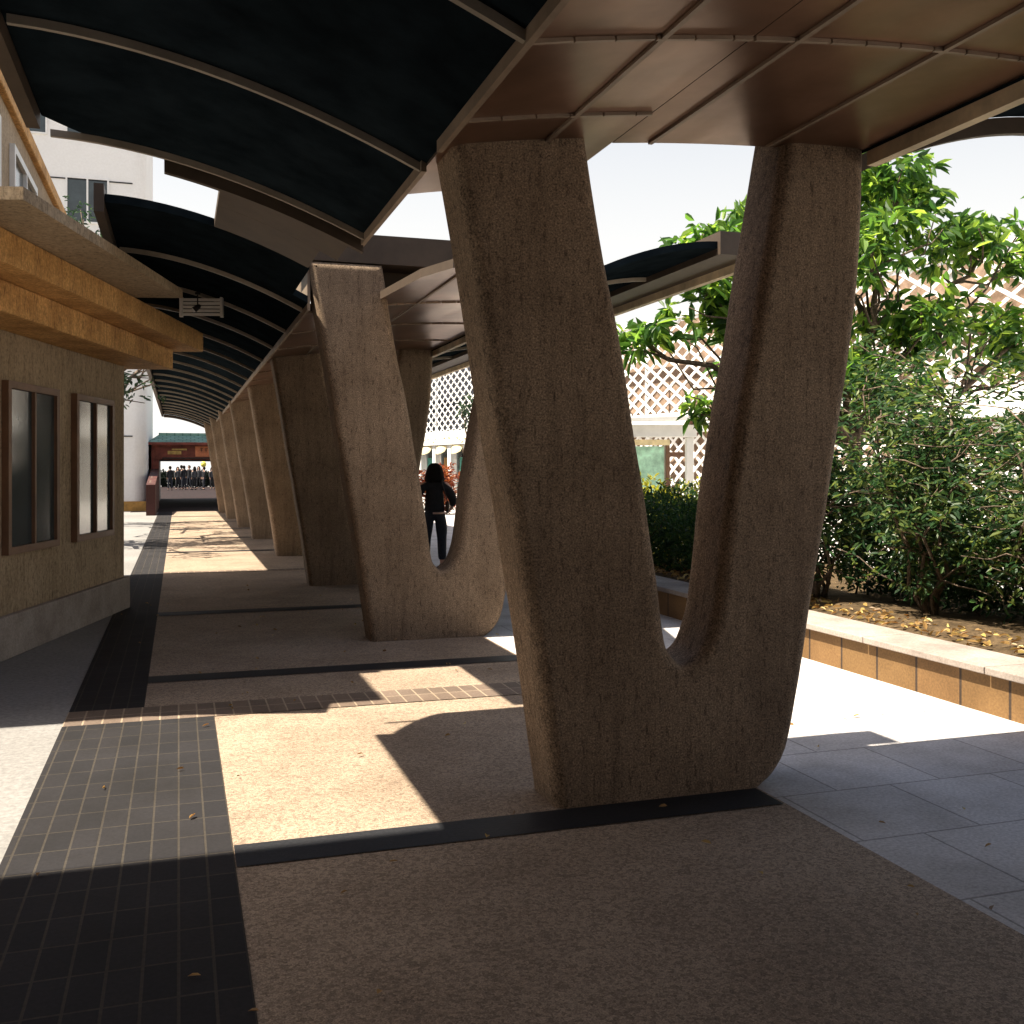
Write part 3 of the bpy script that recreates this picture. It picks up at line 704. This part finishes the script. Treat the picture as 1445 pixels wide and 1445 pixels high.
def scatter_blob(n, c, rad, hollow=.45):
    d_ = rng.normal(size=(n, 3)); d_ /= np.linalg.norm(d_, axis=1, keepdims=True)
    r_ = (hollow + (1 - hollow) * rng.random((n, 1)) ** .6)
    return np.asarray(c) + d_ * r_ * np.asarray(rad)
def limb(mb, a, b_, r0, r1, wob=.12, seg=5):
    a = np.asarray(a, float); b_ = np.asarray(b_, float); L = np.linalg.norm(b_ - a)
    pts = [a + (b_ - a) * t + (rng.normal(size=3) * wob * L * .25 * math.sin(math.pi * t)) for t in np.linspace(0, 1, seg + 1)]
    mb.tube([tuple(p) for p in pts], [float(r0 + (r1 - r0) * t) for t in np.linspace(0, 1, seg + 1)], 7); return pts
def tree(name, label, cat, loc, height0, blobs, n_cl, per, ln, wd, mat, r0=.12, group=None, droop=.5):
    t = thing(name, label, cat, loc, 0, group)
    tr = MB(); fork = np.array((0.0, 0.0, height0)); limb(tr, (0, 0, -.05), fork, r0, r0 * .7, .08)
    P_, D_, L_, W2 = [], [], [], []
    for c, rad in blobs:
        c = np.asarray(c, float); ends = limb(tr, fork, c, r0 * .5, r0 * .16, .25, 6)
        nb = max(5, int(8 * np.prod(rad) ** .33))
        tips = scatter_blob(nb, c, np.asarray(rad) * .85, .6)
        for q in tips: limb(tr, ends[rng.integers(3, 6)], q, r0 * .16, .008, .3, 4)
        k = int(n_cl * np.prod(rad) ** .67)
        cs = scatter_blob(k, c, rad)
        # clump round twig tips to leave gaps
        near = tips[rng.integers(0, nb, k)]
        cs = cs * .45 + near * .55 + rng.normal(size=(k, 3)) * .12 * np.mean(rad)
        a = whorls(cs, per, ln, wd, droop=droop, out=c)
        P_ += a[0]; D_ += a[1]; L_ += a[2]; W2 += a[3]
    tr.build('trunk', bark, t, smooth=True)
    leaf_obj('crown', P_, D_, L_, W2, mat, t)
    return t
# large broad-leaved tree at the right, reaching over the plaza
tp = Vector((4.75, 14.2, 0))
blobs = [((-3.0, -.5, 3.25), (.75, .7, .35)), ((-2.2, -.6, 3.85), (.9, .8, .42)), ((-2.25, -.5, 4.35), (.65, .7, .35)), ((-1.9, -.4, 3.4), (.6, .7, .35)), ((-1.75, -.3, 2.95), (.8, .7, .45)), ((-1.9, -.4, 4.6), (.7, .9, .4)), ((-2.15, .1, 2.35), (.35, .35, .28)), ((-.9, 0, 3.7), (1.0, .9, .6)), ((-1.0, .2, 5.0), (1.0, .9, .6)),
         ((.1, -.3, 4.6), (1.2, 1.0, .8)), ((.9, 0, 3.5), (1.2, 1.0, .7)), ((.6, .6, 5.7), (1.3, 1.1, .7)), ((1.9, .2, 4.7), (1.1, 1.0, .7)), ((.2, -.4, 2.7), (.9, .8, .5)), ((2.3, .2, 3.3), (1.0, .9, .7))]
tree('broadleaf_tree', 'broad leaved tree with sunlit drooping leaves, seen through the nearest pier slot', 'tree', tp, 1.9, blobs, 85, 8, .27, .095, leaf_big, .14, droop=.9)
# tree at far left throwing dapples on the walkway
tree('shade_tree', 'dark leaved tree between the tan building and the pale grey building', 'tree', Vector((-9.3, 20.2, 0)), 2.6,
     [((1.6, 0, 3.2), (.9, .9, .7)), ((.9, .3, 4.6), (1.2, 1.1, .8)), ((-.4, -.2, 5.4), (1.4, 1.3, .9)), ((-1.3, .2, 4.0), (1.3, 1.2, .8)), ((.2, .5, 6.4), (1.2, 1.2, .7)), ((.4, -.5, 3.4), (1.0, 1.0, .6)), ((1.9, 1.5, 4.2), (1.1, 1.1, .6)), ((2.1, 3.4, 4.4), (1.1, 1.3, .6)), ((1.5, 5.4, 4.6), (1.1, 1.3, .6)), ((1.31, -2.73, 4.8), (.7, 1.0, .4)), ((1.32, -1.15, 5.0), (.7, 1.0, .4)), ((.11, 1.61, 5.2), (.8, 1.0, .4)), ((-.13, 3.64, 5.0), (.7, 1.1, .4)), ((-1.22, 5.38, 4.8), (.7, 1.1, .4))],
     70, 7, .15, .05, leaf_dark, .13)
tree('shade_tree', 'tall sparse dark tree farther along, before the pale grey building', 'tree', Vector((-12.6, 27.5, 0)), 2.6,
     [((1.2, 0, 4.2), (1.1, 1.2, .6)), ((.4, .6, 5.4), (1.2, 1.2, .7)), ((1.6, -2.0, 4.6), (1.0, 1.2, .5)), ((1.8, 1.8, 5.0), (1.0, 1.2, .5)), ((-.8, 0, 6.2), (1.3, 1.2, .8)), ((2.2, -.6, 5.6), (1.0, 1.0, .5))],
     45, 7, .16, .06, leaf_dark, .12)
tree('small_tree', 'small dark tree in front of the white lattice, seen past the second pier', 'tree', Vector((-1.25, 27.5, 0)), 1.7,
     [((0, 0, 3.15), (.55, .55, .5)), ((.5, .1, 2.8), (.5, .5, .4)), ((.7, 0, 3.4), (.5, .5, .4))], 90, 7, .15, .055, leaf_dark, .06)
# shrubs in the planter
def shrub(loc, h, w, label, mat, n=90, ln=.11, wd=.035, stems=6, group=None):
    t = thing('shrub', label, 'shrub', loc, 0, group); st = MB(); P_, D_, L_, W2 = [], [], [], []
    for k in range(stems):
        a = rng.uniform(0, 6.28); top = np.array((math.cos(a) * w * rng.uniform(.2, .8), math.sin(a) * w * rng.uniform(.2, .8), h * rng.uniform(.55, .95)))
        p = limb(st, (math.cos(a) * .05, math.sin(a) * .05, -.05), top, .022, .006, .22, 6)
        for q in p[2:]:
            for s_ in range(3):
                e = q + np.array((rng.normal() * w * .45, rng.normal() * w * .45, rng.uniform(-.1, .4) * h * .4))
                limb(st, q, e, .008, .003, .2, 3)
                cs = np.array([q + (e - q) * tt + rng.normal(size=3) * .07 for tt in np.linspace(.3, 1.1, max(3, int(n / stems / 14) + 2))])
                a_ = whorls(cs, 7, ln, wd, droop=.3, out=np.array((0, 0, h * .3)))
                P_ += a_[0]; D_ += a_[1]; L_ += a_[2]; W2 += a_[3]
    st.build('stems', bark, t, smooth=True); leaf_obj('foliage', P_, D_, L_, W2, mat, t)
    return t
sg = 'shrubs growing in the planter'
shrub(W(5.75, 8.35, .28), 1.9, .62, 'tall bushy shrub right beside the nearest pier, behind the planter wall', leaf_shrub, 330, .10, .034, 8, sg)
shrub(W(6.15, 7.25, .28), 2.15, .7, 'tall sunlit shrub second from the nearest pier in the planter', leaf_shrub, 330, .10, .034, 8, sg)
shrub(W(6.3, 6.1, .28), 1.7, .7, 'shorter shrub nearest the right edge in the planter', leaf_shrub, 330, .10, .034, 8, sg)
shrub(W(7.2, 8.6, .28), 2.6, .9, 'tallest shrub at the back of the planter, behind the sunlit one', leaf_shrub, 420, .11, .038, 8, sg)
shrub(W(7.4, 6.9, .28), 2.3, .9, 'wide shrub at the back right of the planter', leaf_shrub, 420, .11, .038, 8, sg)
def hedge(name, u0, u1, v0, v1, z0, z1, n, mat, label, ln=.075, wd=.034):
    t = thing(name, label, 'hedge', W((u0 + u1) / 2, (v0 + v1) / 2, z0), TH)
    hu, hv, hz = (u1 - u0) / 2, (v1 - v0) / 2, z1 - z0
    p = np.stack([rng.uniform(-hu, hu, n), rng.uniform(-hv, hv, n), rng.random(n) ** .8 * hz], 1)
    lump = .12 * np.sin(p[:, 1] * 3.1 + 1) + .09 * np.sin(p[:, 1] * 7.3 + p[:, 0] * 5) + .06 * np.sin(p[:, 0] * 9)
    p[:, 2] *= 1 + lump; p[:, 0] *= 1 + lump * .6
    d_ = rng.normal(size=(n, 3)); d_[:, 2] += .5; d_ += p * np.array((.8 / hu, .2 / hv, .6))
    leaf_obj('foliage', p, d_, rng.uniform(.6, 1.2, n) * ln, rng.uniform(.7, 1.1, n) * wd, mat, t)
    st = MB()
    for k in range(int((v1 - v0) * 5)):
        a = (rng.uniform(-hu, hu) * .7, rng.uniform(-hv, hv), -.03); e = (a[0] + rng.normal() * .12, a[1] + rng.normal() * .15, hz * rng.uniform(.5, .85))
        limb(st, a, e, .012, .004, .2, 4)
    tag(st.build('stems', bark, t, smooth=True), kind='stuff'); return t
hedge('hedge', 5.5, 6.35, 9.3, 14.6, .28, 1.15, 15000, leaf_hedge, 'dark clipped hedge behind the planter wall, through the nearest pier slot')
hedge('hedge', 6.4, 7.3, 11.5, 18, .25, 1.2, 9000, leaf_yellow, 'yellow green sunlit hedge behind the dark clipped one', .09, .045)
hedge('hedge', 6.5, 7.0, 4.2, 9.2, .28, 1.0, 11000, leaf_dark, 'low dark hedge behind the shrubs on the right of the nearest pier')  # darker leaf colour stands in for deep shade behind the shrubs
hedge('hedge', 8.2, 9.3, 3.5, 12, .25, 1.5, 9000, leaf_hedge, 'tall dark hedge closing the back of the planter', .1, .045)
hedge('hedge', -2.5, 6, 86, 87.5, 0, 1.05, 9000, leaf_deep, 'distant dark hedge added behind the crowd to darken the opening of the red gate', .25, .12)  # added hedge that fills the gate opening with dark
# scattered low plants and litter on the soil
n = 900; p = np.stack([rng.uniform(.45, .9, n), rng.uniform(3, 14, n), np.full(n, .315) + rng.random(n) * .03], 1); d_ = rng.normal(size=(n, 3)); d_[:, 2] *= .25
lo_ = leaf_obj('leaf_litter', p, d_, rng.uniform(.04, .09, n), rng.uniform(.02, .04, n), leafmat('dry_leaf', (.16, .09, .03), (.32, .2, .07), (.45, .36, .12), .2), None)
lo2 = leaf_obj('fallen_leaves', np.stack([rng.uniform(-.6, 4.6, 130), rng.uniform(2.6, 14, 130), np.full(130, .022)], 1), np.concatenate([rng.normal(size=(130, 2)), rng.normal(size=(130, 1)) * .1], 1), rng.uniform(.02, .05, 130), rng.uniform(.012, .025, 130), MATS['dry_leaf'], None)
lo2.rotation_euler = (0, 0, TH); tag(lo2, 'small dry leaves scattered over the paving', None, None, 'stuff')
lo_.location = W(4.84, 0); lo_.rotation_euler = (0, 0, TH); tag(lo_, 'dry fallen leaves strewn on the planter soil', None, None, 'stuff')

# ------------------------------------------------------------------ lattice building
FA = math.atan2(.447, .894)                 # facade runs 26.6 degrees left of straight ahead
lt = thing('lattice_building', 'white shop building with a diamond lattice screen across its upper front', 'building', (4.05, 27, 0), FA)
# local y runs along the facade away from the viewer, -x faces the plaza
y0, y1, z0, z1 = -14, 26, 2.98, 5.4
b = MB(); px, pz = .58, .354; k0 = int((y1 - y0 + (z1 - z0) * px / pz) / px) + 2
for k in range(-12, k0):
    for sgn in (1, -1):
        ys = y0 + k * px; pts = []
        # line y = ys + sgn*(z-z0)*px/pz, clipped to the panel
        za, zb = z0, z1; sl = px / pz
        def yy(z): return (ys + (z - z0) * sl) if sgn > 0 else (ys + (z1 - z) * sl)
        a, e = (yy(z0), z0), (yy(z1), z1)
        if a[0] > e[0]: a, e = e, a
        if e[0] <= y0 or a[0] >= y1: continue
        def clip(p, q, lim):
            t = (lim - p[0]) / (q[0] - p[0]); return (lim, p[1] + (q[1] - p[1]) * t)
        if a[0] < y0: a = clip(a, e, y0)
        if e[0] > y1: e = clip(a, e, y1)
        xo = 0 if sgn > 0 else .022
        b.bar((xo, a[0], a[1]), (xo, e[0], e[1]), .02, .07 if ys < 6 else .052, 0, (0, 0, 1))
b.build('lattice_screen', white_paint, lt)
b = MB()
b.box(-.06, .1, y0, y1, z0 - .1, z0 - .003); b.box(-.06, .1, y0, y1, z1 + .003, z1 + .12)
for k in range(9): b.box(.06, .12, y0 + k * 5, y0 + k * 5 + .08, z0, z1)
b.build('screen_frame', white_paint, lt)
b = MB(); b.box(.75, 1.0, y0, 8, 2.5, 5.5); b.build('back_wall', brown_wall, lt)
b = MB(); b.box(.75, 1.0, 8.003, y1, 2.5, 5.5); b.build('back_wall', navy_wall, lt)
b = MB(); b.box(1.003, 8, y0, y1, 0, 5.1); b.build('body', brown_wall, lt)
b = MB(); b.box(-.12, .3, y0, y1, 2.45, 2.876); sgnb = b.build('sign_band', white_paint, lt)
b = MB()
x = 11.2
while x < 24:
    for k in range(rng.integers(2, 5)):
        p = (rng.uniform(0, .4), rng.uniform(2.55, 2.75)); q = (p[0] + rng.uniform(-.16, .22), p[1] + rng.uniform(-.08, .1))
        b.bar((-.128, x + p[0], p[1]), (-.128, x + q[0], q[1]), .012, .03)
    x += rng.uniform(.55, .9)
b.build('lettering', gold, sgnb)
b = MB(); b.box(.02, .4, y0, y1, 0, .55); b.build('base_wall', white_paint, lt)
posters = [ochre, teal, teal, cream, ochre, teal]
for k in range(13):
    ya = 5.0 + k * 1.55
    b = MB(); b.box(-.04, .3, ya, ya + .32, 0, 2.447); b.build('pilaster', white_paint, lt, bev=.01)
    b = MB(); b.box(.2, .215, ya + .33, ya + 1.54, .553, 2.44); wn = b.build('window', clear_glass, lt)
    b = MB(); b.box(.17, .23, ya + .325, ya + .365, .556, 2.44); b.box(.17, .23, ya + 1.5, ya + 1.545, .556, 2.44); b.box(.17, .23, ya + .37, ya + 1.495, 2.3, 2.44); b.build('frame', white_paint, wn)
    b = MB(); b.box(.12, .14, ya + .72, ya + .72 + .3 + .2 * (k % 3 == 1), .6, 1.95); b.build('banner', posters[k % 6], lt)
    b = MB(); b.box(.4, .42, ya + .33, ya + 1.54, .553, 2.44); b.build('pale_backing', white_paint, lt)  # white sheet added to lighten the window interior
    # domed cloth blind at the top of the bay
    b = MB(); vs = []; fs = []
    for i in range(9):
        t = i / 8
        for j_ in range(6):
            a = math.pi / 2 * j_ / 5
            vs.append((.0 - .22 * math.sin(a) * math.sin(math.pi * t), ya + .36 + 1.15 * t, 2.42 - .34 * (1 - math.cos(a)) * (math.sin(math.pi * t) ** .35 if 0 < t < 1 else 0)))
    for i in range(8):
        for j_ in range(5): fs.append((i * 6 + j_, i * 6 + j_ + 1, i * 6 + 7 + j_, i * 6 + 6 + j_))
    b.add(vs, fs); o = b.build('blind', cream, lt, smooth=True)
b = MB()
for k in range(-6, 40):
    for sgn in (1, -1):
        a = [y0 + k * px * .8, .56]; e = [a[0] + 1.88 * px * .8 / pz * 1.0, 2.44]
        if sgn < 0: a[1], e[1] = e[1], a[1]
        def at_(lim): t = (lim - a[0]) / (e[0] - a[0]); return (lim, a[1] + (e[1] - a[1]) * t)
        if e[0] <= y0 or a[0] >= 4.9: continue
        A_ = at_(y0) if a[0] < y0 else tuple(a); E_ = at_(4.9) if e[0] > 4.9 else tuple(e)
        b.bar((.05 + (.03 if sgn > 0 else 0), *A_), (.05 + (.03 if sgn > 0 else 0), *E_), .02, .07)
b.build('lattice_screen', white_paint, lt)
b = MB()
for k in range(11):
    b = MB(); b.box(-.02, .12, y0 + k * 1.85, y0 + k * 1.85 + .12, .553, 2.447); b.build('screen_post', white_paint, lt)
# red flowering shrubs before the shop
for q, (fx, fy) in enumerate(((-3.5, 34.2), (-2.35, 34.0))):
    shrub(Vector((fx, fy, 0)), 1.85, .6, ['orange red flowering bush left of the woman, before the shop windows', 'orange red flowering bush right of the woman, before the shop windows'][q], leaf_red, 300, .15, .06, 7, 'red flowering bushes before the shop')

# ------------------------------------------------------------------ entrance porch seen in the slot
po = thing('entrance_porch', 'white porch with a single post and green glass doors before the lattice building', 'porch', (3.45, 20.0, 0), R(4))
b = MB(); b.box(-.07, .07, -.07, .07, 0, 2.14); b.build('post', white_paint, po, bev=.008)
b = MB(); b.box(-2.2, .12, -.12, .12, 2.143, 2.38); b.build('beam', white_paint, po, bev=.01)
b = MB(); b.add([(-2.4, -.3, 2.42), (.22, -.3, 2.47), (.22, 2.2, 2.56), (-2.4, 2.2, 2.52), (-2.4, -.3, 2.47), (.22, -.3, 2.55), (.22, 2.2, 2.64), (-2.4, 2.2, 2.58)],
              [(0, 3, 2, 1), (4, 5, 6, 7), (0, 1, 5, 4), (1, 2, 6, 5), (2, 3, 7, 6), (3, 0, 4, 7)]); b.build('roof', grey_wall, po)
b = MB(); b.box(.0, .3, -.05, .25, 2.39, 2.54); b.build('roof_bracket', brown_frame, po)
b = MB(); b.box(-2.2, -.02, 1.6, 1.72, 2.023, 2.14); b.build('lintel', cream, po)
for k in range(2):
    xa = -.10 - (k + 1) * .75
    b = MB(); b.box(xa + .03, xa + .72, 1.66, 1.672, .12, 2.0); dr = b.build('door', green_glass, po)
    b = MB(); b.box(xa, xa + .03, 1.645, 1.69, .1, 2.02); b.box(xa + .72, xa + .75, 1.645, 1.69, .1, 2.02); b.box(xa + .03, xa + .72, 1.645, 1.69, .1, .15); b.build('frame', steel, dr)
    b = MB(); b.tube([(xa + .1, 1.6, .85), (xa + .1, 1.6, 1.35)], .014, 8); b.build('handle', black, dr)
b = MB(); b.box(-.10, -.02, 1.6, 1.72, 0, 2.02); b.build('door_post', brown_frame, po)
b = MB(); b.box(-.02, .42, 1.63, 1.69, 1.78, 1.88); b.build('tie_bar', brown_frame, po)
b = MB(); b.box(-2.1, -.5, 1.2, 2.4, 0, .097); b.build('step', white_paint, po)
b = MB(); b.box(-.2, .3, 1.35, 1.58, .35, .62); b.build('notice_box', white_paint, po, bev=.01)

# ------------------------------------------------------------------ light
KX, KV = .55, -.03
d = (W(KX, KV) + Vector((0, 0, -1))).normalized()
sun = bpy.data.lights.new('sun', 'SUN'); sun.energy = 5.0; sun.angle = R(.5); sun.color = (1, .90, .74)
so = bpy.data.objects.new('sun', sun); COL.objects.link(so); so.rotation_euler = d.to_track_quat('-Z', 'Y').to_euler(); so.location = (-20, 0, 40)
w = bpy.data.worlds.new('World'); S.world = w; w.use_nodes = True; nt = w.node_tree
sky = nt.nodes.new('ShaderNodeTexSky'); sky.sky_type = 'NISHITA'; sky.sun_disc = False
sky.sun_elevation = math.asin(-d.z); sky.sun_rotation = math.atan2(-d.x, -d.y); sky.dust_density = 3.0; sky.ozone_density = .6; sky.air_density = 1.2
bg = nt.nodes['Background']; bg.inputs[1].default_value = .06; 
geo = nt.nodes.new('ShaderNodeTexCoord'); sep = nt.nodes.new('ShaderNodeSeparateXYZ'); nt.links.new(geo.outputs['Generated'], sep.inputs[0])
mr = nt.nodes.new('ShaderNodeMapRange'); mr.inputs['From Min'].default_value = .08; mr.inputs['From Max'].default_value = .62; mr.inputs['To Min'].default_value = 1; mr.inputs['To Max'].default_value = 0
nt.links.new(sep.outputs['Z'], mr.inputs[0])
hz = nt.nodes.new('ShaderNodeMix'); hz.data_type = 'RGBA'; hz.inputs[7].default_value = (6.8, 6.5, 6.1, 1)
nt.links.new(mr.outputs[0], hz.inputs[0]); nt.links.new(sky.outputs[0], hz.inputs[6]); nt.links.new(hz.outputs[2], bg.inputs[0])
S.view_settings.view_transform = 'Standard'; S.view_settings.look = 'None'; S.view_settings.exposure = 1.55; S.view_settings.gamma = 1
# ------------------------------------------------------------------ camera
cd = bpy.data.cameras.new('camera'); co = bpy.data.objects.new('camera', cd); COL.objects.link(co)
co.location = (0, 0, 1.55); co.rotation_euler = (R(90), 0, 0)
cd.sensor_width = 36; cd.lens = 36 * 1450 / 1445; cd.shift_y = -62.5 / 1445; cd.clip_end = 2000; cd.clip_start = .05
S.camera = co
S.cycles.max_bounces = 8; S.cycles.diffuse_bounces = 5
